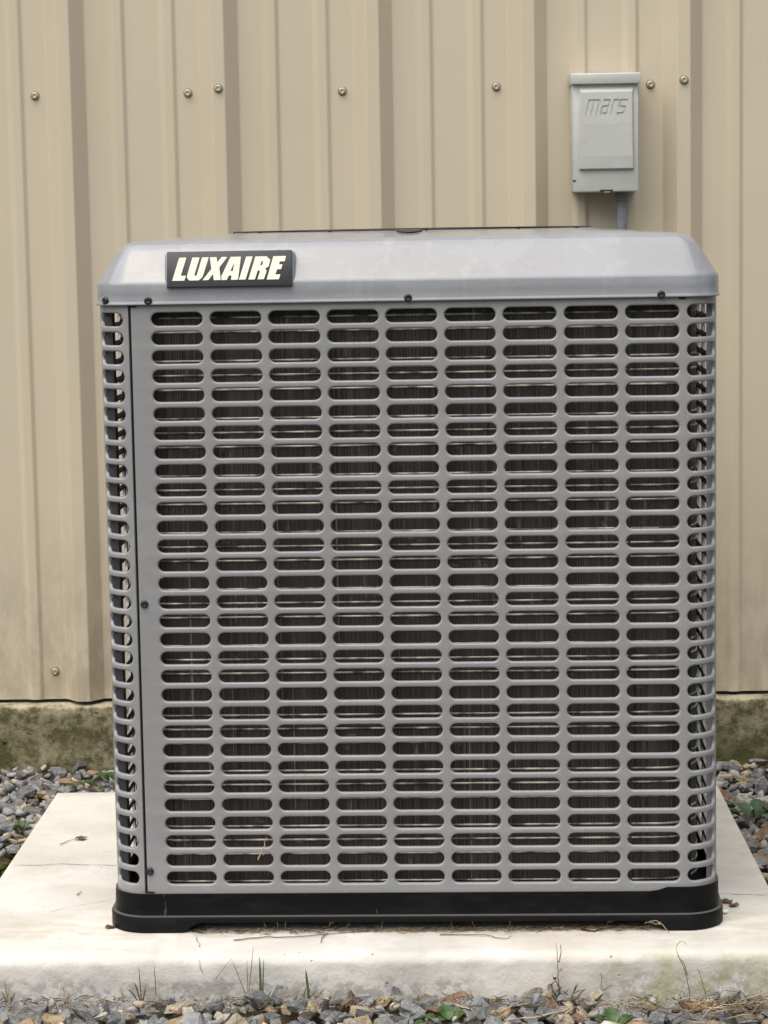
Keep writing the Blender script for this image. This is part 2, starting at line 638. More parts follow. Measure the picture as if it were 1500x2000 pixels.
# ------------------------------------------------------------------ concrete slab
PX0, PX1, PYB, PYF, PZB = -.63443, .58587, -.46343, -1.46293, -.105
bm = bmesh.new()
prof = [(PYB, PZB), (PYB, -.004), (PYB - .004, 0.0)]
prof += [(PYB - .004 - (PYB - PYF - .030) * i / 24, 0) for i in range(1, 24)]
rr = .016
prof += [(PYF + rr * 1.6, 0.0)] + [(PYF + rr - rr * math.sin(a), -rr + rr * math.cos(a)) for a in [R(t) for t in (12, 25, 40, 55, 70, 82)]]
prof += [(PYF, -.018), (PYF, -.03), (PYF, -.045), (PYF, -.06), (PYF, -.075), (PYF, PZB)]
nX = 320
v, f = [], []
for i in range(nX + 1):
    x = PX0 + (PX1 - PX0) * i / nX
    for j, (y, z) in enumerate(prof):
        dy = mnoise.noise(Vector((x * 7, z * 20, 5))) * .0030 + mnoise.noise(Vector((x * 34, z * 60, 1))) * .0017 if j > 22 else 0
        dz = mnoise.noise(Vector((x * 4, y * 4, 9))) * .0007 if 2 < j < 30 else 0
        if 24 < j < 33: dz += mnoise.noise(Vector((x * 11, 4, 2))) * .0016 + min(0, mnoise.noise(Vector((x * 26, 7, 2))) + .15) * .0045
        v.append((x, y + dy, z + dz))
mP = len(prof)
for i in range(nX):
    for j in range(mP - 1):
        f.append((i * mP + j, i * mP + j + 1, (i + 1) * mP + j + 1, (i + 1) * mP + j))
f.append(tuple(range(mP))[::-1])
f.append(tuple(nX * mP + j for j in range(mP)))
pad = mesh_obj('concrete_slab', v, f, M['pad'], None, True)
tag(pad, 'pale stained concrete slab under the grey air conditioner', 'slab')


def ribbon(name, pts, w, mat, parent, normal):
    """a hairline crack: a narrow ragged strip just above the surface it runs in"""
    pts = [Vector(p) for p in pts]
    dense = []
    for a, b in zip(pts, pts[1:]):
        n = max(2, int((b - a).length / .006))
        for i in range(n): dense.append(a.lerp(b, i / n))
    dense.append(pts[-1])
    nrm = Vector(normal)
    v, f = [], []
    for i, p in enumerate(dense):
        t = (dense[min(i + 1, len(dense) - 1)] - dense[max(0, i - 1)]).normalized()
        s = t.cross(nrm).normalized()
        j = s * random.uniform(-1, 1) * .0011
        ww = w * random.uniform(.3, 1.1) * (.3 if i in (0, len(dense) - 1) else 1)
        v += [p + j + s * ww * .5 + nrm * .0010, p + j - s * ww * .5 + nrm * .0010]
    for i in range(len(dense) - 1): f.append((2 * i, 2 * i + 1, 2 * i + 3, 2 * i + 2))
    return mesh_obj(name, v, f, mat, parent)


def px_top(*pp): return [on_z(x, y, 0.0) for x, y in pp]
def px_front(*pp): return [on_y(x, y, PYF - .0012) for x, y in pp]


ribbon('crack', px_top((28, 1690), (70, 1691), (120, 1688), (170, 1690), (228, 1691)), .0019, M['crack'], pad, (0, 0, 1))
ribbon('crack', px_top((95, 1782), (150, 1770), (226, 1757)), .0009, M['crack'], pad, (0, 0, 1))
ribbon('crack', px_top((1405, 1746), (1450, 1748), (1500, 1749)), .0015, M['crack'], pad, (0, 0, 1))
ribbon('crack', px_top((380, 1826), (389, 1843), (391, 1851)), .0011, M['crack'], pad, (0, 0, 1))
ribbon('crack', px_front((387, 1872), (392, 1888), (397, 1903)), .0010, M['crack'], pad, (0, -1, 0))

# ------------------------------------------------------------------ air conditioner
U_YAW = -0.01447
HX, HY, RC = .4465, .425, .050
xu0, nu0 = .057, -1.34571 + HY
cU, sU = math.cos(U_YAW), math.sin(U_YAW)
ac = empty('air_conditioner', (xu0 * cU - nu0 * sU, xu0 * sU + nu0 * cU, 0.0), U_YAW)
tag(ac, 'grey outdoor air conditioner with slotted grille and black base on concrete slab', 'air conditioner')


def perim(hx, hy, r):
    L1, L2, A = 2 * (hx - r), 2 * (hy - r), math.pi / 2 * r
    return 2 * L1 + 2 * L2 + 4 * A


def rr_pt(s, hx=HX, hy=HY, r=RC):
    """point and outward normal on the rounded rectangle; s = 0 at the middle of the front, growing to the right"""
    Pm = perim(hx, hy, r)
    s = s % Pm
    L1, L2, A = hx - r, 2 * (hy - r), math.pi / 2 * r
    segs = [('l', L1, (0, -hy), (1, 0)), ('a', A, (hx - r, -hy + r), -90), ('l', L2, (hx, -hy + r), (0, 1)), ('a', A, (hx - r, hy - r), 0),
            ('l', 2 * L1, (hx - r, hy), (-1, 0)), ('a', A, (-hx + r, hy - r), 90), ('l', L2, (-hx, hy - r), (0, -1)),
            ('a', A, (-hx + r, -hy + r), 180), ('l', L1, (-hx + r, -hy), (1, 0))]
    for kind, ln, p, d in segs:
        if s <= ln + 1e-12:
            if kind == 'l':
                return (p[0] + d[0] * s, p[1] + d[1] * s), (d[1], -d[0])
            th = R(d) + s / r
            return (p[0] + r * math.cos(th), p[1] + r * math.sin(th)), (math.cos(th), math.sin(th))
        s -= ln
    return (0, -hy), (0, -1)


PER = perim(HX, HY, RC)
ROW0, ROWP, NROW = .90449, .02746, 31
SH = .0186
PAN_TOP, PAN_BOT = .9290, .0530


def grille(name, s0, s1, slots):
    verts, faces = [], []

    def V(s, z, d=0.0):
        (x, y), (nx_, ny_) = rr_pt(s)
        verts.append((x - nx_ * d, y - ny_ * d, z))
        return len(verts) - 1

    slots = sorted(slots)
    bounds = [s0]
    for a, b in zip(slots, slots[1:]): bounds.append((a[1] + b[0]) / 2)
    bounds.append(s1)
    rho = SH / 2
    angs = [72, 54, 36, 18, 0, -18, -36, -54, -72]
    rings = [(.0031, 0.0), (.0021, .0001), (.0011, .0006), (.0003, .0019), (.0, .0048)]
    zrow = [ROW0 - i * ROWP for i in range(NROW)]
    zt, zb = zrow[0] + ROWP / 2, zrow[-1] - ROWP / 2
    for ci, (h0, h1) in enumerate(slots):
        c0, c1 = bounds[ci], bounds[ci + 1]
        (xa, ya), na = rr_pt(h0)
        (xb, yb), nb = rr_pt(h1)
        curved = abs(na[0] - nb[0]) > .01
        ns = 14 if curved else 1
        st = [h0 + rho + (h1 - h0 - 2 * rho) * i / ns for i in range(ns + 1)]
        ne = 1
        for zc in zrow:
            z1, z0 = zc + ROWP / 2, zc - ROWP / 2
            hz = ROWP / 2

            def ringpts(o):
                pts = [(s, zc + rho + o) for s in st]
                pts += [(h1 - rho + (rho + o) * math.cos(R(a)), zc + (rho + o) * math.sin(R(a))) for a in angs]
                pts += [(s, zc - rho - o) for s in st[::-1]]
                pts += [(h0 + rho - (rho + o) * math.cos(R(a)), zc + (rho + o) * math.sin(R(a))) for a in angs[::-1]]
                return pts
            m1, m0 = (h1 - rho + c1) / 2, (h0 + rho + c0) / 2
            outer = [(s, z1) for s in st] + [(m1, z1), (c1, z1), (c1, zc + hz * .6), (c1, zc + hz * .3), (c1, zc), (c1, zc - hz * .3), (c1, zc - hz * .6), (c1, z0), (m1, z0)]
            outer += [(s, z0) for s in st[::-1]] + [(m0, z0), (c0, z0), (c0, zc - hz * .6), (c0, zc - hz * .3), (c0, zc), (c0, zc + hz * .3), (c0, zc + hz * .6), (c0, z1), (m0, z1)]
            prev = [V(s, z) for s, z in outer]
            for o, d in rings:
                cur = [V(s, z, d) for s, z in ringpts(o)]
                n = len(cur)
                for k in range(n): faces.append((prev[k], cur[k], cur[(k + 1) % n], prev[(k + 1) % n]))
                prev = cur
        # plain margins above and below the slots
        ss = [c0, (h0 + rho + c0) / 2] + st + [(h1 - rho + c1) / 2, c1]
        for za, zb_ in ((PAN_TOP, zt), (zb, PAN_BOT)):
            top = [V(s, za) for s in ss]
            bot = [V(s, zb_) for s in ss]
            for k in range(len(ss) - 1): faces.append((top[k], bot[k], bot[k + 1], top[k + 1]))
    # folded vertical edges
    for se in (s0, s1):
        a, b, c, d = V(se, PAN_TOP), V(se, PAN_BOT), V(se, PAN_BOT, .014), V(se, PAN_TOP, .014)
        faces.append((a, b, c, d))
    me = bpy.data.meshes.new(name)
    me.from_pydata(verts, [], faces)
    bm = bmesh.new()
    bm.from_mesh(me)
    bmesh.ops.remove_doubles(bm, verts=bm.verts[:], dist=.00002)
    for fc in bm.faces: fc.smooth = True
    bm.to_mesh(me)
    bm.free()
    me.materials.append(M['grey'])
    return link(name, me, ac)


colx = [(-.309, -.2355), (-.2243, -.1508), (-.1402, -.0667), (-.0560, .0175), (.0280, .1012), (.1122, .1848), (.1956, .2716), (.2830, .3592), (.3700, .4460)]
front_slots = [(a - xu0, b - xu0) for a, b in colx]
sw, sp = .0765, .0877
w0 = .4578 - xu0
wrap = []
wrap.append((w0, w0 + .0570))
s = w0 + .0570 + .0112
quarter = HX - RC + math.pi / 2 * RC + 2 * (HY - RC)           # end of the right side
while s + sw < PER / 2:
    wrap.append((s, s + sw))
    s += sp
front_slots.append(wrap[0])
SEAM = -.3402 - xu0
end_f = wrap[0][1] + (sp - sw) / 2
p = grille('grille_panel', SEAM + .0022, end_f - .0008, front_slots)
p['label'] = 'front grille with rows of rounded slots'
side = [w for w in wrap[1:] if w[1] < quarter + .05]
end_s = side[-1][1] + (sp - sw) / 2
grille('grille_panel', end_f + .0008, end_s - .001, side)
back = [w for w in wrap if w[0] > end_s]
left = []
s = -.3508 - xu0
left.append((s - .0500, s))
s -= .0612
while s - sw > -PER / 2:
    left.append((s - sw, s))
    s -= sp
left_side = [w for w in left if w[0] > -quarter - .05]
end_l = left_side[-1][0] - (sp - sw) / 2
q_ = grille('grille_panel', end_l + .001, SEAM - .0022, left_side)
back += [(a + PER, b + PER) for a, b in left if b < end_l]
grille('grille_panel', end_s + .001, end_l + PER - .001, back)
# black strip put in for the darkness seen through the open seam
bm = bmesh.new()
add_box(bm, SEAM - .012, SEAM + .012, -HY + .0075, -HY + .0095, PAN_BOT, PAN_TOP)
bm_obj('seam_dark_strip', bm, M['black'], ac)
# small open notches under the cover
for x in (SEAM + .0055, .4505 - xu0):
    bm = bmesh.new()
    add_box(bm, x - .0052, x + .0052, -HY - .0006, -HY + .003, .9215, .9262)
    bm_obj('notch', bm, M['black'], ac)
for x in (SEAM + .0060,):
    bm = bmesh.new()
    add_box(bm, x - .0060, x + .0060, -HY - .0010, -HY + .003, .0545, .0610)
    bm_obj('notch', bm, M['black'], ac)


def rrect(hx, hy, r, z, n=10, cx=0, cy=0, straight=6):
    pts = []
    corners = [((hx - r, -hy + r), -90), ((hx - r, hy - r), 0), ((-hx + r, hy - r), 90), ((-hx + r, -hy + r), 180)]
    for i, ((x, y), a0) in enumerate(corners):
        arc = [(x + r * math.cos(R(a0 + 90 * k / n)), y + r * math.sin(R(a0 + 90 * k / n))) for k in range(n + 1)]
        pts += arc
        (x2, y2), a2 = corners[(i + 1) % 4]
        e = (x2 + r * math.cos(R(a2)), y2 + r * math.sin(R(a2)))
        for k in range(1, straight):
            pts.append((arc[-1][0] + (e[0] - arc[-1][0]) * k / straight, arc[-1][1] + (e[1] - arc[-1][1]) * k / straight))
    return [(x + cx, y + cy, z) for x, y in pts]


def loft(rings, closed_ends=(False, False)):
    v, f = [], []
    for rg in rings: v += rg
    n = len(rings[0])
    for j in range(len(rings) - 1):
        for k in range(n): f.append((j * n + k, j * n + (k + 1) % n, (j + 1) * n + (k + 1) % n, (j + 1) * n + k))
    if closed_ends[0]: f.append(tuple(range(n))[::-1])
    if closed_ends[1]: f.append(tuple((len(rings) - 1) * n + k for k in range(n)))
    return v, f


# top cover: upright band, sloping shoulder, shallow crowned top with the round fan opening
rings = []
for z, ins, r in ((.9258, -.0022, .048), (.9253, -.0052, .052), (.9262, -.0056, .052), (.9285, -.0042, .052), (.9305, -.0036, .052), (.940, -.0034, .052), (.9535, -.0030, .051),
                  (.9568, -.0020, .050), (.9596, .0002, .048), (.9660, .0046, .044), (.985, .0170, .033), (1.0005, .0272, .025), (1.0075, .0324, .024), (1.0120, .0378, .026),
                  (1.0148, .0455, .032), (1.0165, .0570, .044), (1.0190, .085, .075)):
    rings.append(rrect(HX - ins, HY - ins, r, z))
base = rings[-1]
RF = .288
circ = []
for x, y, z in base:
    a = math.atan2(y / (HY), x / (HX))
    circ.append((RF * math.cos(a), RF * math.sin(a), 1.0245))
mid = [tuple(Vector(p_).lerp(Vector(c_), .5) + Vector((0, 0, .0008))) for p_, c_ in zip(base, circ)]
rings += [mid, circ]
rings.append([(x * .985, y * .985, 1.0255) for x, y, z in circ])
rings.append([(x * .972, y * .972, 1.0240) for x, y, z in circ])
rings.append([(x * .965, y * .965, .97) for x, y, z in circ])
v, f = loft(rings)
cap = mesh_obj('top_cover', v, f, M['cap'], ac, True)
bmc = bmesh.new()
bmc.from_mesh(cap.data)
bmesh.ops.recalc_face_normals(bmc, faces=bmc.faces[:])
bmc.to_mesh(cap.data)
bmc.free()

# fan guard
bm = bmesh.new()
for rad in np.linspace(.04, .286, 13):
    n = 72
    pts = [(rad * math.cos(2 * math.pi * k / n), rad * math.sin(2 * math.pi * k / n), 1.0268 + .0012 * (1 - (rad / .286) ** 2)) for k in range(n + 1)]
    add_tube(bm, pts, .0010, 5, False)
for k in range(12):
    a = 2 * math.pi * k / 12 + .1
    add_tube(bm, [(.03 * math.cos(a), .03 * math.sin(a), 1.0268), (.286 * math.cos(a), .286 * math.sin(a), 1.0258)], .0018, 5)
guard = bm_obj('fan_guard', bm, M['black'], ac, True)
bm = bmesh.new()
bmesh.ops.create_cone(bm, cap_ends=True, segments=40, radius1=.075, radius2=.068, depth=.09, matrix=Matrix.Translation((0, 0, .975)))
bm_obj('fan_motor', bm, M['black'], ac, True, R(40))
# clip that holds the guard at the front of the opening
bm = bmesh.new()
vs = [(-.0195, .012), (.0195, .012)] + [(.0195 * math.cos(math.pi * k / 12), -.038 * math.sin(math.pi * k / 12)) for k in range(13)]
def clip_z(y): return 1.0245 + min(0, y) * .106 + .0014
top = [bm.verts.new((x + .003, -RF + y, clip_z(y) + .0012)) for x, y in vs]
bot = [bm.verts.new((x + .003, -RF + y, clip_z(y) - .0006)) for x, y in vs]
bm.faces.new(top)
bm.faces.new(bot[::-1])
for k in range(len(vs)): bm.faces.new((top[k], bot[k], bot[(k + 1) % len(vs)], top[(k + 1) % len(vs)]))
bm_obj('guard_clip', bm, M['black'], guard)

# base tray: feet at the corners, cut-away between them, a ledge half way up
def base_tray():
    n_arc, n_str = 12, 60
    levels = [('bot', .0100), (.0225, .0100), (.0242, .0092), (.0254, .0045), (.0272, .0040), (.050, .0034), ('top', .0030), ('top', -.004)]
    v, f = [], []
    pts0 = rrect(HX, HY, RC, 0, n_arc, straight=n_str)
    n = len(pts0)
    for lev, out in levels:
        pts = rrect(HX + out, HY + out, RC + out, 0, n_arc, straight=n_str)
        for (x, y, z), (bx_, by_, bz_) in zip(pts, pts0):
            if lev == 'bot':
                # arches on all four sides
                def arch(t, a, b, h=.0150, w=.026):
                    if t < a or t > b: return 0.0
                    k = min(1, min(t - a, b - t) / w)
                    return h * (k * k * (3 - 2 * k)) ** .8
                z = .0008
                if by_ < -HY + 1e-4: z += arch(bx_, -.2875 - xu0, .4260 - xu0)
                elif by_ > HY - 1e-4: z += arch(bx_, -.35, .35)
                elif abs(bx_) > HX - 1e-4: z += arch(by_, -.33, .33)
            elif lev == 'top':
                z = .0580
                if by_ < -HY + .2 and bx_ > .4122 - xu0: z = .0580 + .0062 * min(1, (bx_ - (.4122 - xu0)) / .006)
            else: z = lev
            v.append((x, y, z))
    for j in range(len(levels) - 1):
        for k in range(n): f.append((j * n + k, j * n + (k + 1) % n, (j + 1) * n + (k + 1) % n, (j + 1) * n + k))
    # inner face so the cut-away shows a thickness, and a floor pan
    o = len(v)
    for k in range(n):
        x, y, z = v[k]
        v.append((x * .972, y * .972, z))
    o2 = len(v)
    for k in range(n):
        x, y, z = v[k]
        v.append((x * .972, y * .972, .030))
    for k in range(n):
        f.append((k, o + k, o + (k + 1) % n, (k + 1) % n))
        f.append((o + k, o2 + k, o2 + (k + 1) % n, o + (k + 1) % n))
    f.append(tuple(o2 + k for k in range(n)))
    return v, f


v, f = base_tray()
tray = mesh_obj('base_tray', v, f, M['plastic'], ac, False)
bm = bmesh.new()
bm.from_mesh(tray.data)
bmesh.ops.recalc_face_normals(bm, faces=bm.faces[:])
for fc in bm.faces: fc.smooth = True
for e in bm.edges:
    if len(e.link_faces) == 2 and e.calc_face_angle(0) > R(35): e.smooth = False
bm.to_mesh(tray.data)
bm.free()

# coil with its tubes
CI = .026
chx, chy, crd = HX - CI - .006, HY - CI, .060
ccx = .006
cp = rrect(chx, chy, crd, 0, 12, cx=ccx, straight=24)
v, f, uvs = [], [], []
acc = [0.0]
for a, b in zip(cp, cp[1:] + cp[:1]): acc.append(acc[-1] + math.dist(a, b))
n = len(cp)
me = bpy.data.meshes.new('coil')
zs = [.032, .958]
for k in range(n + 1):
    x, y, _ = cp[k % n]
    for z in zs: v.append((x, y, z))
for k in range(n): f.append((2 * k, 2 * k + 2, 2 * k + 3, 2 * k + 1))
me.from_pydata(v, [], f)
uvl = me.uv_layers.new(name='UVMap')
for poly in me.polygons:
    for li in poly.loop_indices:
        vi = me.loops[li].vertex_index
        uvl.data[li].uv = (acc[vi // 2], v[vi][2])
for poly in me.polygons: poly.use_smooth = True
me.materials.append(M['coil'])
coil = link('coil', me, ac)
bm = bmesh.new()
add_box(bm, -chx + .012 + ccx, chx - .012 + ccx, -chy + .012, chy - .012, .031, .957)
bm_obj('coil_core', bm, M['black'], coil)
bm = bmesh.new()
tp = ROWP * .75 * 1.015
z = .905
tz = []
while z > .06:
    tz.append(z)
    z -= tp
z = .905 + tp
tz.append(z)
for z in tz:
    ring = rrect(chx + .0003, chy + .0003, crd, z, 8, cx=ccx, straight=3)
    add_tube(bm, ring + ring[:1], .0017, 6, False)
tubes = bm_obj('tube', bm, M['tube'], coil, True)
tubes['kind'] = 'stuff'
# grey inner post at the left corner
bm = bmesh.new()
add_box(bm, -HX + .0060, -HX + .0190, -HY + .034, -HY + .060, .058, .94)
bm_obj('inner_post', bm, M['inner'], ac)
# vertical coil straps
for x in (.3755,):
    bm = bmesh.new()
    add_box(bm, x - xu0 - .0016, x - xu0 + .0016, -chy - .0032, -chy + .002, .06, .93)
    bm_obj('coil_strap', bm, M['inner'], coil)

# black pan-head screws of the cover and panels
def pan_screw():
    bm = bmesh.new()
    prof = [(.0058, 0), (.0058, .0016), (.0050, .0034), (.0030, .0044)]
    rg = []
    for r, h in prof: rg.append([bm.verts.new((r * math.cos(a * math.pi / 8), -h, r * math.sin(a * math.pi / 8))) for a in range(16)])
    for a, b in zip(rg, rg[1:]):
        for k in range(16): bm.faces.new((a[k], a[(k + 1) % 16], b[(k + 1) % 16], b[k]))
    inn = [bm.verts.new((.0022 * math.cos(a * math.pi / 8), -.0034, .0022 * math.sin(a * math.pi / 8))) for a in range(16)]
    for k in range(16): bm.faces.new((rg[-1][k], rg[-1][(k + 1) % 16], inn[(k + 1) % 16], inn[k]))
    bm.faces.new(inn)
    bmesh.ops.recalc_face_normals(bm, faces=bm.faces[:])
    for fc in bm.faces: fc.smooth = True
    me = bpy.data.meshes.new('screw')
    bm.to_mesh(me)
    bm.free()
    me.materials.append(M['black'])
    return me


pme = pan_screw()
for x, z, d in ((-.312, .9312, .0036), (.0605, .9298, .0036), (.4203, .9290, .0036), (-.3306, .4911, 0), (-.3338, .0915, 0)):
    s_ = link('screw', pme, ac)
    s_.location = (x - xu0, -HY - d, z)
(x, y), (nx_, ny_) = rr_pt(-.4005 - .034, HX + .0034, HY + .0034, .052)
s_ = link('screw', pme, ac)
s_.location = (x, y, .9318)
s_.rotation_euler = (0, 0, math.atan2(ny_, nx_) + math.pi / 2)

# badge on the shoulder
LET = {
    'L': [[(218, 125), (293, 123), (235, 310), (290, 309), (272, 360), (145, 361)]],
    'U': [[(357, 123), (432, 123), (376, 306), (381, 309), (402, 308), (459, 122), (528, 122), (470, 303), (460, 328), (425, 357), (325, 359), (300, 330), (304, 300)]],
    'X': [[(540, 122), (610, 121), (618, 174), (664, 120), (722, 120), (639, 228), (648, 300), (655, 355), (581, 357), (574, 292), (525, 355), (463, 357), (556, 242)]],
    'A': [[(757, 120), (865, 118), (835, 353), (762, 355), (768, 310), (738, 311), (718, 355), (664, 357), (660, 318)], [(797, 176), (782, 264), (754, 265)]],
    'I': [[(920, 118), (988, 117), (915, 352), (845, 354)]],
    'R': [[(1018, 117), (1135, 117), (1173, 152), (1157, 218), (1118, 243), (1135, 265), (1106, 350), (1038, 352), (1065, 272), (1059, 260), (1041, 260), (1011, 352), (943, 353)],
          [(1080, 167), (1100, 166), (1086, 208), (1066, 209)]],
    'E': [[(1205, 116), (1337, 114), (1324, 168), (1273, 170), (1264, 200), (1300, 200), (1287, 248), (1246, 250), (1224, 302), (1278, 303), (1262, 352), (1135, 354)]],
}


def poly_mesh(loops, depth, offset=0.0):
    cu = bpy.data.curves.new('tmp', 'CURVE')
    cu.dimensions = '2D'
    cu.fill_mode = 'BOTH'
    cu.extrude = depth
    for lp in loops:
        sp_ = cu.splines.new('POLY')
        sp_.points.add(len(lp) - 1)
        for p_, (x, y) in zip(sp_.points, lp): p_.co = (x, y, 0, 1)
        sp_.use_cyclic_u = True
    ob = bpy.data.objects.new('tmp', cu)
    me = bpy.data.meshes.new_from_object(ob)
    bpy.data.objects.remove(ob)
    bpy.data.curves.remove(cu)
    return me


# the shoulder slopes 45 degrees, the badge stands on it at the slope's angle
BW = .1795
slope = math.atan2(.0293, .032)          # tilt of the shoulder from upright
bc_z = .9748
bc_x = -.1942 - xu0
z_a, i_a, z_b, i_b = .9660, .0046, .985, .0170
ins = i_a + (bc_z - z_a) / (z_b - z_a) * (i_b - i_a)
tilt = math.atan2(i_b - i_a, z_b - z_a)
tilt = R(14)
ins = -.0005
BH = .0508 / math.cos(tilt)
bm = bmesh.new()
add_box(bm, -BW / 2, BW / 2, -BH / 2, BH / 2, -.004, .0024, .0014, 2)
mount = bmesh.new()
add_box(mount, -BW / 2 - .0042, BW / 2 + .0042, -BH / 2 - .0030, BH / 2 + .001, -.05, -.0018, .006, 4)
mount = bm_obj('badge_mount', mount, M['cap'], ac, True, R(30))
badge = bm_obj('badge', bm, M['badge'], ac, True, R(30))
badge['label'] = 'charcoal badge lettered LUXAIRE in cream italic capitals'
# local z points out of the shoulder
nvec = Vector((0, -math.cos(tilt), math.sin(tilt)))
yv = Vector((0, math.sin(tilt), math.cos(tilt)))
mb = Matrix(((1, yv.x, nvec.x, bc_x), (0, yv.y, nvec.y, -(HY - ins) - 0.0), (0, yv.z, nvec.z, bc_z), (0, 0, 0, 1)))
badge.matrix_local = mb
mount.matrix_local = mb
for ch, loops in LET.items():
    conv = []
    for lp in loops:
        out = []
        for x, y in lp:
            yy = y + (x - 85) * .0085
            out.append((-BW / 2 + (x - 88) / 1312 * BW, BH / 2 - (yy - 60) / 368 * BH))
        conv.append(out)
    me = poly_mesh(conv, .0005)
    me.name = 'letter'
    me.materials.clear()
    me.materials.append(M['letters'])
    lo = link('letter', me, badge)
    lo.location = (0, 0, .0026)

# ------------------------------------------------------------------ electrical switch box on the wall
YB = -.100
tl, br = on_y(1118, 146, YB), on_y(1247.5, 373.5, YB)
BX0, BX1, BZ0, BZ1 = tl.x, br.x, br.z, tl.z
bcx = (BX0 + BX1) / 2
sb = empty('switch_box', (bcx, -.007, BZ0))
tag(sb, 'small grey electrical disconnect box with raised door mounted on the tan wall', 'switch box')
hw, bh = (BX1 - BX0) / 2, BZ1 - BZ0
front = YB + .007
bm = bmesh.new()
add_box(bm, -hw, hw, front, 0, 0, bh - .004, .0035, 2)
bm_obj('housing', bm, M['box'], sb, True, R(30))
bm = bmesh.new()
# hood with a sloped roof
hx_ = hw + .0032
pr = [(front - .010, bh - .0185), (front - .010, bh + .0000), (front - .0085, bh + .0018), (0, bh + .007), (0, bh - .0185)]
vs0 = [bm.verts.new((-hx_, y, z)) for y, z in pr]
vs1 = [bm.verts.new((hx_, y, z)) for y, z in pr]
bm.faces.new(vs0)
bm.faces.new(vs1[::-1])
for k in range(len(pr)): bm.faces.new((vs0[k], vs1[k], vs1[(k + 1) % len(pr)], vs0[(k + 1) % len(pr)]))
bmesh.ops.recalc_face_normals(bm, faces=bm.faces[:])
bmesh.ops.bevel(bm, geom=[e for e in bm.edges], offset=.0012, segments=2, profile=.5, affect='EDGES')
bm_obj('hood', bm, M['box'], sb, True, R(40))
# raised door: full proud at the bottom, with a sloped top margin
dl, dr = on_y(1131, 300, YB).x - bcx, on_y(1237.5, 300, YB).x - bcx
dzt, dzb = on_y(1180, 168, YB).z - BZ0, on_y(1180, 331, YB).z - BZ0
bm = bmesh.new()
fo, fi = front - .0075, front + .001
o4 = [(dl - .0012, fi, dzb - .001), (dr + .0012, fi, dzb - .001), (dr + .0012, fi, dzt), (dl - .0012, fi, dzt)]
i4 = [(dl + .0012, fo, dzb + .0012), (dr - .0012, fo, dzb + .0012), (dr - .0030, fo, dzt - .0105), (dl + .0030, fo, dzt - .0105)]
A4 = [bm.verts.new(p_) for p_ in o4]
B4 = [bm.verts.new(p_) for p_ in i4]
for k in range(4): bm.faces.new((A4[k], A4[(k + 1) % 4], B4[(k + 1) % 4], B4[k]))
bm.faces.new(B4)
bmesh.ops.bevel(bm, geom=[e for e in bm.edges], offset=.0016, segments=3, profile=.5, affect='EDGES')
door = bm_obj('door', bm, M['box'], sb, True, R(50))
# slightly proud lower field of the door
zsplit = on_y(1180, 242.5, YB).z - BZ0
bm = bmesh.new()
add_box(bm, dl + .0036, dr - .0036, fo - .0021, fo + .002, dzb + .0024, zsplit + .00005)
for v_ in bm.verts:
    if v_.co.y < fo: v_.co.y += .0030 * (1 - (v_.co.z - dzb) / (zsplit - dzb))
bm_obj('door_field', bm, M['box'], door, True, R(40))
# embossed mark on the door: slanted lower-case letters m a r s
def stroke_letters():
    S = 1.0
    out = []
    t = .17

    def bar(x0, y0, x1, y1): out.append([(x0, y0), (x1, y0), (x1, y1), (x0, y1)])
    # m
    m_ = [[(0, 0), (t, 0), (t, 1 - t), (.42, 1 - t), (.42, 0), (.42 + t, 0), (.42 + t, 1 - t), (.84, 1 - t), (.84, 0), (.84 + t, 0), (.84 + t, .86), (.92, 1), (0, 1)]]
    a_ = [[(1.16, 0), (1.82, 0), (1.82, .86), (1.72, 1), (1.22, 1), (1.22, 1 - t), (1.82 - t, 1 - t), (1.82 - t, .62), (1.26, .62), (1.16, .52)], [(1.16 + t, t), (1.16 + t, .62 - t), (1.82 - t, .62 - t), (1.82 - t, t)]]
    r_ = [[(1.99, 0), (1.99 + t, 0), (1.99 + t, 1 - t), (2.45, 1 - t), (2.45, 1), (1.99, 1)]]
    s_ = [[(2.50, 0), (3.06, 0), (3.16, .10), (3.16, .48), (3.06, .585), (2.67, .585), (2.67, 1 - t), (3.16, 1 - t), (3.16, 1), (2.60, 1), (2.50, .90), (2.50, .52), (2.60, .415), (2.99, .415), (2.99, t), (2.50, t)]]
    return [m_, a_, r_, s_]


ltr = on_y(1142, 226, YB)
lw = (on_y(1226, 226, YB) - ltr).x
lh = on_y(1180, 196, YB).z - on_y(1180, 227, YB).z
sx = (lw - .22 * lh) / 3.16
plate_l, plate_r, plate_b, plate_t = dl + .0036, dr - .0036, zsplit, dzt - .0122
field = [[(plate_l, plate_b), (plate_r, plate_b), (plate_r, plate_t), (plate_l, plate_t)]]
for loops in stroke_letters():
    for lp in loops: field.append([(ltr.x - bcx + x * sx + y * lh * .24, ltr.z - BZ0 + y * lh) for x, y in lp])
me = poly_mesh(field, .0011)
me.name = 'lettered_field'
me.materials.clear()
me.materials.append(M['box'])
lo = link('lettered_field', me, door)
lo['label'] = 'upper door field with the sunken slanted word mars'
lo.rotation_euler = (R(90), 0, 0)
lo.location = (0, fo - .0010, 0)
# latch slot and side slot
bm = bmesh.new()
lx0, lx1 = on_y(1172, 372, YB).x - bcx, on_y(1197, 372, YB).x - bcx
add_box(bm, lx0, lx1, front - .0008, front + .004, .0004, .0042)
bm_obj('latch_slot', bm, M['black'], sb)
bm = bmesh.new()
add_box(bm, -hw - .0004, -hw + .0055, front - .0007, front + .004, .0205, .0235)
bm_obj('side_slot', bm, M['black'], sb)
bm = bmesh.new()
add_box(bm, lx0 + .008, lx1 - .006, front - .003, front + .006, -.0028, .0012, .0006)
bm_obj('latch_tab', bm, M['fitting'], sb)
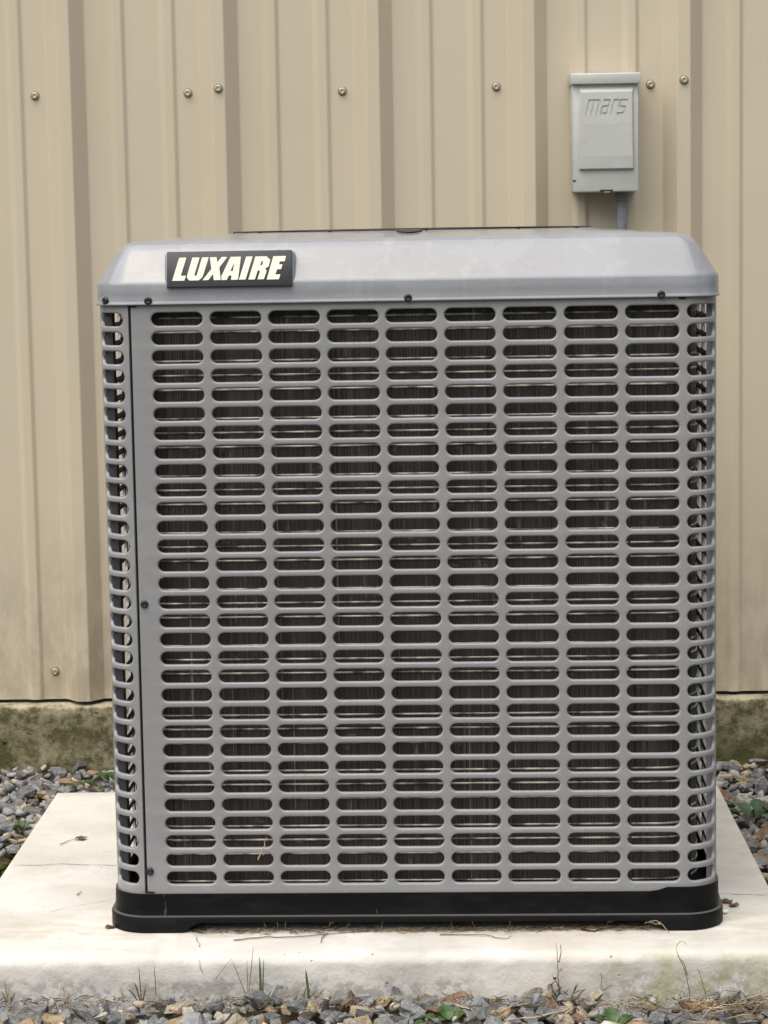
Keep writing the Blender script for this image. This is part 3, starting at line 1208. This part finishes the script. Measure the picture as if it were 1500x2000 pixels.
# conduit and its connector
cxl, cxr = on_y(1203.5, 420, -.055).x, on_y(1224.5, 420, -.055).x
ccx_ = (cxl + cxr) / 2
cr_ = (cxr - cxl) / 2
cond = empty('conduit', (ccx_, -.055, -.05))
tag(cond, 'grey plastic conduit pipe dropping from the electrical box behind the air conditioner', 'pipe')
bm = bmesh.new()
add_tube(bm, [(0, 0, 0), (0, 0, .5), (0, 0, BZ0 + .05 - .004)], cr_, 20)
bm_obj('pipe', bm, M['conduit'], cond, True, R(50))
bm = bmesh.new()
zt_ = BZ0 + .05
add_tube(bm, [(0, 0, zt_ - .0195), (0, 0, zt_ - .017), (0, 0, zt_ - .009), (0, 0, zt_ - .0085), (0, 0, zt_ - .001)], [cr_ * 1.12, cr_ * 1.3, cr_ * 1.3, cr_ * 1.55, cr_ * 1.55], 20)
bm_obj('connector', bm, M['fitting'], cond, True, R(30))

# ------------------------------------------------------------------ gravel
def hull_stone(i):
    rs = random.Random(100 + i)
    bm = bmesh.new()
    ax = (1.0, rs.uniform(.55, .9), rs.uniform(.34, .62))
    for k in range(rs.randint(11, 15)):
        d = Vector((rs.gauss(0, 1), rs.gauss(0, 1), rs.gauss(0, 1))).normalized()
        q = .5 * rs.uniform(.80, 1.05)
        # cube-like push gives flat broken faces
        mx = max(abs(d.x), abs(d.y), abs(d.z))
        d = d * (q * (.55 + .45 / mx * .8))
        bm.verts.new((d.x * ax[0], d.y * ax[1], d.z * ax[2]))
    r = bmesh.ops.convex_hull(bm, input=bm.verts[:])
    bmesh.ops.delete(bm, geom=[g for g in r['geom_interior'] if isinstance(g, bmesh.types.BMVert)], context='VERTS')
    bmesh.ops.triangulate(bm, faces=bm.faces[:])
    bmesh.ops.recalc_face_normals(bm, faces=bm.faces[:])
    bm.verts.index_update()
    V_ = np.array([v_.co[:] for v_ in bm.verts])
    F_ = np.array([[q_.index for q_ in f_.verts] for f_ in bm.faces])
    bm.free()
    return V_, F_


TPL = [hull_stone(i) for i in range(18)]


def in_pad(x, y, mrg):
    return PX0 - mrg < x < PX1 + mrg and PYF - mrg < y < PYB + mrg


stones = []           # (x, y, z, size, euler, template)
gx0, gx1, gy0, gy1 = -1.85, 1.9, -2.40, -.052


def density(x, y):
    d = 1.0
    # bare mossy soil beside the slab on the left, tangle of dry stems in front right
    if -1.0 < x < PX0 and -1.12 < y < -.64: d *= .07 + .93 * min(1, abs(y + .88) / .23) ** 3
    return d


cell = .0215
yy = gy0
while yy < gy1:
    xx = gx0
    while xx < gx1:
        x, y = xx + random.uniform(-.5, .5) * cell, yy + random.uniform(-.5, .5) * cell
        xx += cell
        if y > gy1: continue
        sz = min(.060, max(.014, random.lognormvariate(math.log(.0345), .34)))
        if in_pad(x, y, sz * .42): continue
        if random.random() > density(x, y): continue
        layer = random.random()
        z = ground_h(x, y) + sz * .14 + layer * .014
        if y > -.07: sz *= .8
        stones.append((x, y, z, sz, (random.gauss(0, .35), random.gauss(0, .35), random.uniform(0, 6.28)), random.randrange(len(TPL))))
    yy += cell
# rank the stones that the photograph shows
vis = []
for i, s_ in enumerate(stones):
    px, py, dz = project(s_[:3])
    if -12 < px < 1512 and 1440 < py < 2012:
        if 215 < px < 1402 and py < 1900: continue                     # behind the unit
        vis.append((s_[3] / dz * (1 + 9 * (s_[2] - ground_h(s_[0], s_[1]))), i))
vis.sort(reverse=True)
single = {i for _, i in vis[:300]}
tm = []
for k, (V_, F_) in enumerate(TPL):
    me = bpy.data.meshes.new('stone')
    me.from_pydata(V_.tolist(), [], F_.tolist())
    me.materials.append(M['stone1'])
    tm.append(me)
from mathutils import Euler
allv, allf, tone = [], [], []
off = 0
for i, (x, y, z, sz, eu, k) in enumerate(stones):
    if i in single:
        o = link('stone', tm[k], ground)
        o.location = (x, y, z)
        o.rotation_euler = eu
        o.scale = (sz, sz, sz)
        continue
    Rm = np.array(Euler(eu).to_matrix())
    V_, F_ = TPL[k]
    allv.append(V_ @ Rm.T * sz + np.array((x, y, z)))
    allf.append(F_ + off)
    tone.append(np.full(len(V_), random.random()))
    off += len(V_)
allv, allf, tone = np.concatenate(allv), np.concatenate(allf), np.concatenate(tone)
me = bpy.data.meshes.new('gravel')
me.vertices.add(len(allv))
me.vertices.foreach_set('co', allv.astype(np.float32).ravel())
me.loops.add(len(allf) * 3)
me.loops.foreach_set('vertex_index', allf.astype(np.int32).ravel())
me.polygons.add(len(allf))
me.polygons.foreach_set('loop_start', np.arange(0, len(allf) * 3, 3, dtype=np.int32))
me.update(calc_edges=True)
me.validate()
at = me.attributes.new('tone', 'FLOAT', 'POINT')
at.data.foreach_set('value', tone.astype(np.float32))
me.materials.append(M['stone'])
gravel = link('gravel', me)
tag(gravel, 'grey and tan crushed stone gravel spread around the concrete slab', 'gravel', kind='stuff')


# ------------------------------------------------------------------ small plants, stems and litter
def blade(bm, base, tip, w, bend=.25, side=None, n=7):
    """a grass blade: tapering strip folded along its middle"""
    base, tip = Vector(base), Vector(tip)
    d = tip - base
    sidev = side or Vector((1, 0, 0))
    sidev = (sidev - d.normalized() * sidev.dot(d.normalized())).normalized()
    bow = d.cross(sidev).normalized()
    rows = []
    for i in range(n + 1):
        t = i / n
        p_ = base + d * t + bow * (math.sin(math.pi * t) * bend * d.length)
        ww = w * (.55 + .9 * t) * (1 - t) ** .6 if t < 1 else 0
        ww = max(ww, w * .06)
        rows.append([bm.verts.new(p_ - sidev * ww), bm.verts.new(p_ + bow * ww * .35), bm.verts.new(p_ + sidev * ww)])
    for a, b in zip(rows, rows[1:]):
        bm.faces.new((a[0], a[1], b[1], b[0]))
        bm.faces.new((a[1], a[2], b[2], b[1]))


def front_pt(px, py, dy=0.0):
    """a point just in front of the slab's edge"""
    return on_y(px, py, PYF - .014 - dy)


def grass_tuft(label, base_px, tips, mat='grass', group=None):
    b0 = front_pt(*base_px)
    b0.z = min(b0.z, -.055)
    o = empty('grass_tuft', b0)
    tag(o, label, 'grass', group)
    for tx, ty, w, dy, bend in tips:
        bm = bmesh.new()
        t_ = on_y(tx, ty, b0.y - dy) - b0
        blade(bm, (random.uniform(-.004, .004), random.uniform(-.003, .003), -.012), t_, w, bend)
        bm_obj('blade', bm, M[mat], o, True)
    return o


grass_tuft('olive grass tuft of three short blades leaning on the slab edge left of the crack', (274, 1950), [(271, 1889, .0012, .0, .02), (262, 1918, .0018, .01, .1), (285, 1925, .0016, .012, -.1), (246, 1930, .0014, .02, .12)], 'grass2')
grass_tuft('single thin dark grass stalk standing against the slab edge', (304, 1940), [(301, 1884, .0010, .0, .02)], 'grass2')
grass_tuft('tall green grass tuft with arching blades right of the crack', (512, 1962), [(507, 1868, .0026, .0, .03), (515, 1872, .0015, .006, -.03), (548, 1958, .0034, .02, .22), (470, 1948, .0020, .025, .2), (455, 1952, .0018, .03, .16), (530, 1932, .0016, .012, -.1), (498, 1972, .002, .04, .2)])
grass_tuft('green grass seedling with one upright and one curled blade', (600, 1952), [(597, 1893, .0028, .0, .06), (556, 1923, .0030, .01, -.25), (606, 1928, .0014, .0, .05)])
grass_tuft('pale thin grass stalks leaning over the edge between two tufts', (488, 1942), [(495, 1844, .0008, .0, .03), (482, 1872, .0008, .0, .02), (452, 1872, .0008, .0, .02)], 'grass2')
grass_tuft('dry straw tuft at the far left end of the slab edge', (14, 1968), [(8, 1912, .0018, .0, .05), (20, 1920, .0018, .01, -.06), (30, 1938, .0016, .02, .1), (2, 1935, .0016, .02, .1)], 'straw')
grass_tuft('tan dry grass wisp among the stones below the cracked slab edge', (128, 1960), [(122, 1925, .0016, .0, .1), (138, 1936, .0016, .01, -.1)], 'straw')


def twig_plant(label, lines, r, mat, name='dry_stem', plane=None, cat='stem', group=None, leaf=None):
    """thin stems drawn as smooth tubes; the first point of the first line is the foot"""
    f_ = plane or front_pt
    b0 = f_(*lines[0][0])
    o = empty(name, b0)
    tag(o, label, cat, group)
    for ln in lines:
        pts = [f_(*p_) for p_ in ln]
        dense = []
        for a, b in zip(pts, pts[1:]):
            for i in range(4): dense.append(a.lerp(b, i / 4) - b0)
        dense.append(pts[-1] - b0)
        for _ in range(2):
            dense = [dense[0]] + [(dense[i - 1] + dense[i] * 2 + dense[i + 1]) / 4 for i in range(1, len(dense) - 1)] + [dense[-1]]
        dense = [p_ + Vector((random.gauss(0, .0005), random.gauss(0, .0010), random.gauss(0, .0005))) for p_ in dense]
        bm = bmesh.new()
        nn = len(dense)
        add_tube(bm, dense, [r * (1 - .6 * i / (nn - 1)) for i in range(nn)], 5)
        bm_obj('stem', bm, M[mat], o, True)
    if leaf:
        for lx, ly, ls in leaf:
            p_ = f_(lx, ly) - b0
            bm = bmesh.new()
            leaf_shape(bm, p_, ls, random.uniform(0, 6.28), .7)
            bm_obj('leaf', bm, M['grass2'], o, True)
    return o


def leaf_shape(bm, c, size, ang, tilt, lobes=0, n=12):
    """an oval leaf with a fold along the midrib and a cupped edge"""
    c = Vector(c)
    Rm = Matrix.Rotation(ang, 3, 'Z') @ Matrix.Rotation(tilt, 3, 'X')
    rows = []
    for i in range(n + 1):
        t = i / n
        w = math.sin(math.pi * min(1, t * .94 + .03)) ** .7 * .42
        if lobes: w *= (1 + .10 * math.sin(t * lobes * 6.28)) * (1 + (.13 if i % 2 else -.10))
        y = t
        rows.append([bm.verts.new(c + Rm @ (Vector((sx_ * w, y, .16 * abs(sx_) * w * 2 - .35 * (t - .5) ** 2 + random.uniform(-.012, .012))) * size)) for sx_ in (-1, -.5, 0, .5, 1)])
    for a, b in zip(rows, rows[1:]):
        for k in range(4): bm.faces.new((a[k], a[k + 1], b[k + 1], b[k]))


twig_plant('wiry brown weed climbing the slab edge with tiny olive leaves', [[(1094, 1962), (1092, 1930), (1090, 1900), (1089, 1870), (1086, 1842)], [(1094, 1955), (1080, 1935), (1074, 1918), (1070, 1935)], [(1093, 1930), (1086, 1915), (1078, 1905)], [(1095, 1950), (1102, 1960), (1110, 1972)], [(1091, 1880), (1096, 1862), (1095, 1845)]], .0011, 'twig', 'weed',
           cat='weed', leaf=[(1076, 1924, .010), (1083, 1913, .009), (1072, 1932, .010), (1092, 1898, .007), (1089, 1935, .009), (1098, 1946, .009)])
twig_plant('dark forked twig standing upright before the slab edge', [[(1160, 1972), (1168, 1950), (1172, 1938), (1176, 1918), (1174, 1898)], [(1172, 1938), (1182, 1930), (1194, 1924)], [(1168, 1950), (1178, 1944)]], .0012, 'twig')
twig_plant('thin curled brown tendrils hanging over the right end of the slab edge', [[(1348, 1965), (1346, 1930), (1338, 1895), (1325, 1870), (1320, 1850), (1327, 1838), (1340, 1842)], [(1342, 1905), (1336, 1880), (1322, 1865)], [(1330, 1950), (1326, 1938), (1332, 1932), (1337, 1945)]], .0008, 'twig')
twig_plant('single slender olive stalk leaning by the tendrils', [[(1382, 1962), (1376, 1930), (1368, 1905), (1362, 1886)], [(1378, 1938), (1390, 1934)]], .0008, 'grass2')
twig_plant('straight pale straw standing at the far right of the slab edge', [[(1500, 1985), (1492, 1960), (1483, 1934)]], .0011, 'straw')
twig_plant('fine dead grass stalk in front of the grey patch on slab edge', [[(420, 1912), (432, 1898), (452, 1872)], [(418, 1923), (440, 1921)]], .0006, 'twig')


def ground_pt(px, py): return on_z(px, py, -.052)


# long straws lying on the stones
for lab, ln in (('long pale straw lying on the gravel below the wiry weed', [(1120, 1968), (1085, 1978), (1040, 1988), (985, 1992)]),
                ('short pale straw crossing the gravel beside the brown soil', [(1118, 1970), (1100, 1985), (1085, 1999)]),
                ('bent straw lying across blue grey stones', [(890, 1962), (930, 1976), (975, 1990)]),
                ('tan straw resting against the slab foot before the twig', [(980, 1975), (1010, 1962), (1055, 1960)])):
    twig_plant(lab, [ln], .0016, 'straw', 'straw', ground_pt, 'straw')
# tangle of dead stems in the right corner
tang = empty('dead_grass_tangle', on_z(1430, 1975, -.055))
tag(tang, 'tangle of dry brown grass stems lying along the right foot of the slab', 'dead grass')
b0 = tang.location
for i in range(64):
    x0, y0 = random.triangular(1200, 1515, 1470), random.uniform(1956, 2000)
    a = on_z(x0, y0, -.058 + random.uniform(0, .016)) - b0
    L = random.uniform(.02, .08)
    th = random.uniform(-.7, .7) + (math.pi if random.random() < .5 else 0)
    b = a + Vector((math.cos(th) * L, math.sin(th) * L * .6, random.uniform(-.004, .02)))
    c = (a + b) / 2 + Vector((random.gauss(0, .006), random.gauss(0, .006), random.uniform(0, .010)))
    bm = bmesh.new()
    r_ = random.uniform(.0004, .0009)
    add_tube(bm, [a, a.lerp(c, .6), c, c.lerp(b, .5), b], [r_, r_, r_ * .9, r_ * .8, r_ * .4], 5)
    bm_obj('stem', bm, M[random.choice(('straw', 'twig', 'debris'))], tang, True)


# fine dry litter between the stones at the foot of the slab
bm = bmesh.new()
for i in range(620):
    px_ = random.uniform(0, 1500)
    p_ = on_z(px_, 1950 + abs(random.gauss(0, 16)), -.050 + random.uniform(-.010, .006))
    if p_.y > PYF - .004: p_.y = PYF - random.uniform(.004, .02)
    L = random.uniform(.006, .030) if random.random() < .3 else random.uniform(.003, .011)
    th = random.uniform(0, 6.28)
    b = p_ + Vector((math.cos(th) * L, math.sin(th) * L, random.uniform(-.004, .006)))
    rr_ = random.uniform(.0004, .0010)
    add_tube(bm, [p_, (p_ + b) / 2 + Vector((0, 0, random.uniform(0, .003))), b], [rr_, rr_, rr_ * .5], 4)
lo_ = bm_obj('dry_litter', bm, M['debris'], None, True)
tag(lo_, 'fine dry plant litter between the stones along the foot of the slab', 'litter', kind='stuff')
for lab, bx_, n_, mt in (('small brown dead grass clump below the curled green seedling', 612, 16, 'twig'), ('brown matted grass clump below the wiry climbing weed', 1100, 26, 'debris'), ('sparse tan grass clump beside yellow stones at the slab foot', 905, 12, 'straw')):
    b0 = front_pt(bx_, 1968)
    b0.z = -.062
    o = empty('grass_tuft', b0)
    tag(o, lab, 'grass')
    for i in range(n_):
        bm = bmesh.new()
        th = random.uniform(0, 3.14)
        L = random.uniform(.012, .034)
        blade(bm, (random.uniform(-.018, .018), random.uniform(-.012, .004), -.008), (math.cos(th) * L + random.uniform(-.018, .018), random.uniform(-.02, .006), .004 + L * random.uniform(.2, .75)), random.uniform(.0008, .0016), random.uniform(-.2, .25))
        bm_obj('blade', bm, M[mt], o, True)


# leafy weeds
def weed(label, base, leaves, mat='leaf', lobes=0):
    o = empty('leafy_weed', base)
    tag(o, label, 'weed')
    for dx, dy, dz, s_, ang, tilt in leaves:
        bm = bmesh.new()
        leaf_shape(bm, (dx, dy, dz), s_, ang, tilt, lobes)
        bm_obj('leaf', bm, M[mat], o, True)
        bm = bmesh.new()
        add_tube(bm, [(0, 0, -.012), (dx * .5, dy * .5, dz * .4), (dx, dy, dz)], .0008, 5)
        bm_obj('stalk', bm, M['grass2'], o, True)
    return o


weed('broad glossy green leaf weed among stones before the slab', on_z(880, 2006, -.064),
     [(-.002, .0, .012, .026, .35, .55), (.004, .002, .010, .024, -1.0, .5), (.0, -.012, .012, .024, 2.4, .4), (-.016, -.006, .008, .024, 1.3, .45), (.018, -.010, .008, .022, -1.7, .5), (-.03, -.01, .006, .02, 1.9, .4)], 'leaf', 2)
weed('small green weed before the slab right of the forked twig', on_z(1200, 2014, -.064),
     [(0, 0, .012, .026, .3, .6), (.008, 0, .010, .022, -1.1, .5), (-.01, 0, .010, .022, 1.3, .5)], 'leaf', 2)
weed('dark leafy weed in the gravel against the mossy foundation', on_z(2, 1492, -.052),
     [(0, 0, .035, .06, -.8, .8), (.01, 0, .03, .05, .6, .9), (-.02, 0, .03, .06, 1.6, .7), (.02, -.02, .02, .045, -1.5, .7)], 'dark_leaf')
weed('green leaf weed behind the back edge of the slab', on_z(215, 1545, -.045),
     [(-.002, .01, .020, .034, 1.3, .35), (.01, .012, .02, .03, .7, .4), (-.028, .008, .012, .024, 1.6, .3), (-.05, .008, .010, .020, 1.3, .3), (-.066, .006, .008, .018, 1.8, .3), (.02, .01, .024, .032, .1, .4), (-.015, .02, .016, .022, 2.2, .3), (-.04, .016, .010, .02, .9, .3)], 'dark_leaf')
weed('small pale green seedling beside the left edge of the slab', on_z(44, 1625, -.05),
     [(0, 0, .010, .017, .6, .5), (-.008, 0, .008, .016, 1.7, .4), (.006, 0, .010, .015, -.8, .4), (.0, -.006, .006, .014, 2.8, .3), (-.016, .004, .006, .013, 1.1, .3)], 'leaf')
weed('dark green weed in the gravel right of the slab', on_z(1462, 1612, -.05),
     [(0, 0, .02, .032, .6, .6), (.015, .0, .016, .030, -.9, .6), (-.012, .0, .016, .028, 1.5, .6), (.034, -.01, .016, .03, -.4, .6), (.05, 0, .016, .032, .9, .6), (.02, .02, .02, .03, .1, .7)], 'dark_leaf')

# moss on the bare soil left of the slab
bm = bmesh.new()
for i in range(420):
    x, y = random.uniform(-1.0, PX0 - .006), random.gauss(-.84, .12)
    if abs(y + .84) > .25: continue
    z = ground_h(x, y) + random.uniform(-.004, .012)
    s_ = random.uniform(.006, .017)
    bmesh.ops.create_icosphere(bm, subdivisions=1, radius=s_, matrix=Matrix.Translation((x, y, z)) @ Matrix.Rotation(random.uniform(0, 6), 4, 'Z') @ Matrix.Diagonal((1, .8, .45, 1)))
mo = bm_obj('moss', bm, M['moss'], None, True)
tag(mo, 'low olive moss cushions on bare soil left of the slab', 'moss', kind='stuff')

# litter below the front of the base
bm = bmesh.new()
yb = -1.352
for i in range(520):
    t = random.random()
    px_ = 385 + t * 880
    p_ = on_z(px_, 1824 - t * 8, 0.0)
    x = p_.x + random.uniform(-.01, .01)
    y = p_.y + abs(random.gauss(0, .010)) - .005 + (random.random() < .12) * random.uniform(-.016, 0)
    L = random.uniform(.004, .018)
    th = random.gauss(0, .5)
    a = Vector((x, y, .0014 + random.random() * .003))
    b = a + Vector((math.cos(th) * L, math.sin(th) * L, random.uniform(-.0005, .003)))
    add_tube(bm, [a, (a + b) / 2 + Vector((0, 0, random.uniform(0, .002))), b], [.0004, .0006, .0003], 4)
li = bm_obj('litter', bm, M['debris'], None, True)
tag(li, 'thin line of dry plant litter along the base of the air conditioner', 'litter', kind='stuff')


def slab_pt(px, py): return on_z(px, py, .0022)


for i, (lab, ln) in enumerate((('long dry root lying along the slab below the base', [(455, 1836), (520, 1830), (600, 1828), (700, 1818), (830, 1818)]),
                               ('forked dry root tip pointing over the slab edge', [(640, 1822), (628, 1832), (626, 1842)]),
                               ('thin dry runner on the slab under the cut-away base right of middle', [(860, 1824), (950, 1826), (985, 1834), (1000, 1828)]),
                               ('fine dark needle lying on the slab left of the base', [(150, 1748), (159, 1740)]))):
    twig_plant(lab, [ln], .0010, 'twig', 'twig', slab_pt, 'twig')
for k, px_ in enumerate((518, 540, 560, 645, 680, 748, 880, 925, 998, 1190)):
    def hang(px, py): return on_y(px, py, -1.3445)
    lab = 'short dry rootlet hanging below the front edge of the black base'
    yy0 = 1799 - (px_ - 518) * .006
    if k in (3, 9):
        lab = ('forked dry rootlet hanging below the black base left of middle', 'pale forked rootlet hanging by the yellow leaf under the base')[k == 9]
    lines = [[(px_, yy0 - 3), (px_ + random.uniform(-3, 3), yy0 + 6), (px_ + random.uniform(-5, 5), yy0 + random.uniform(11, 17))]]
    if k in (3, 9): lines.append([(px_, yy0 + 6), (px_ + 9, yy0 + 1), (px_ + 15, yy0 - 3)])
    twig_plant(lab, lines, .0008, 'straw', 'rootlet', hang, 'rootlet', 'rootlets hanging under the base' if k not in (3, 9) else None)
# pale curved stem at the right foot
twig_plant('pale arching dead stem at the right foot of the black base', [[(1310, 1826), (1296, 1808), (1284, 1798), (1272, 1799), (1258, 1803)], [(1290, 1802), (1282, 1806), (1270, 1801)]], .0007, 'straw', 'dry_stem', lambda a, b: on_y(a, b, -1.37))


def crumpled_leaf(label, pos, size, mat, ang=0.0, flat=.35, name='dead_leaf'):
    bm = bmesh.new()
    leaf_shape(bm, (0, 0, 0), size, 0, 0, 2)
    for v_ in bm.verts:
        v_.co.z += size * (.10 * math.sin(v_.co.x / size * 9) + .08 * math.sin(v_.co.y / size * 7 + 1))
        v_.co.z *= flat * 2
    zmin = min(v_.co.z for v_ in bm.verts)
    for v_ in bm.verts: v_.co.z -= zmin
    bm_ = bmesh.ops.solidify(bm, geom=bm.faces[:], thickness=.0005)
    o = bm_obj(name, bm, M[mat], None, True)
    o.location = pos
    o.rotation_euler = (0, 0, ang)
    tag(o, label, 'leaf')
    return o


crumpled_leaf('small curled brown dead leaf on the slab left of the unit', on_z(146, 1640, .0012), .020, 'deadleaf', -1.3)
twig_plant('thin stalk of a dead leaf on the slab left of the unit', [[(118, 1649), (134, 1641), (150, 1638)], [(158, 1637), (172, 1633)]], .0008, 'twig', 'twig', slab_pt, 'twig')
crumpled_leaf('flat yellowish leaf on the slab under the cut-away base', on_z(1134, 1816, .0012), .030, 'straw', -1.4, .2)
crumpled_leaf('brown dead leaf fragment at the right side of the black base', on_z(1409, 1764, .0012), .020, 'deadleaf', -1.1)
crumpled_leaf('curled brown leaf fragment on the right of the slab by the crack', on_z(1431, 1772, .0012), .018, 'deadleaf', -.3)
crumpled_leaf('tiny dead leaf caught at the left foot of the black base', on_z(208, 1814, .0012), .016, 'deadleaf', -.6)
crumpled_leaf('grey green litter leaf in the left cut-away of the base', on_z(374, 1819, .0012), .022, 'grass2', -1.5, .3)
o = link('pebble', tm[3], None)
o.location = on_z(1417, 1780, .004)
o.scale = (.013, .013, .013)
pm = bpy.data.meshes.new_from_object(o)
pm.materials.clear()
pm.materials.append(M['letters'])
o.data = pm
tag(o, 'small white pebble on the slab at the right side of the base', 'pebble')
# straw caught in the grille
def grille_pt(px, py): return on_y(px, py, -1.3535)
twig_plant('bent pale straw caught in a slot of the front grille', [[(502, 1680), (510, 1664), (517, 1650), (520, 1636)], [(510, 1664), (514, 1670)]], .0011, 'straw', 'straw', grille_pt, 'straw')
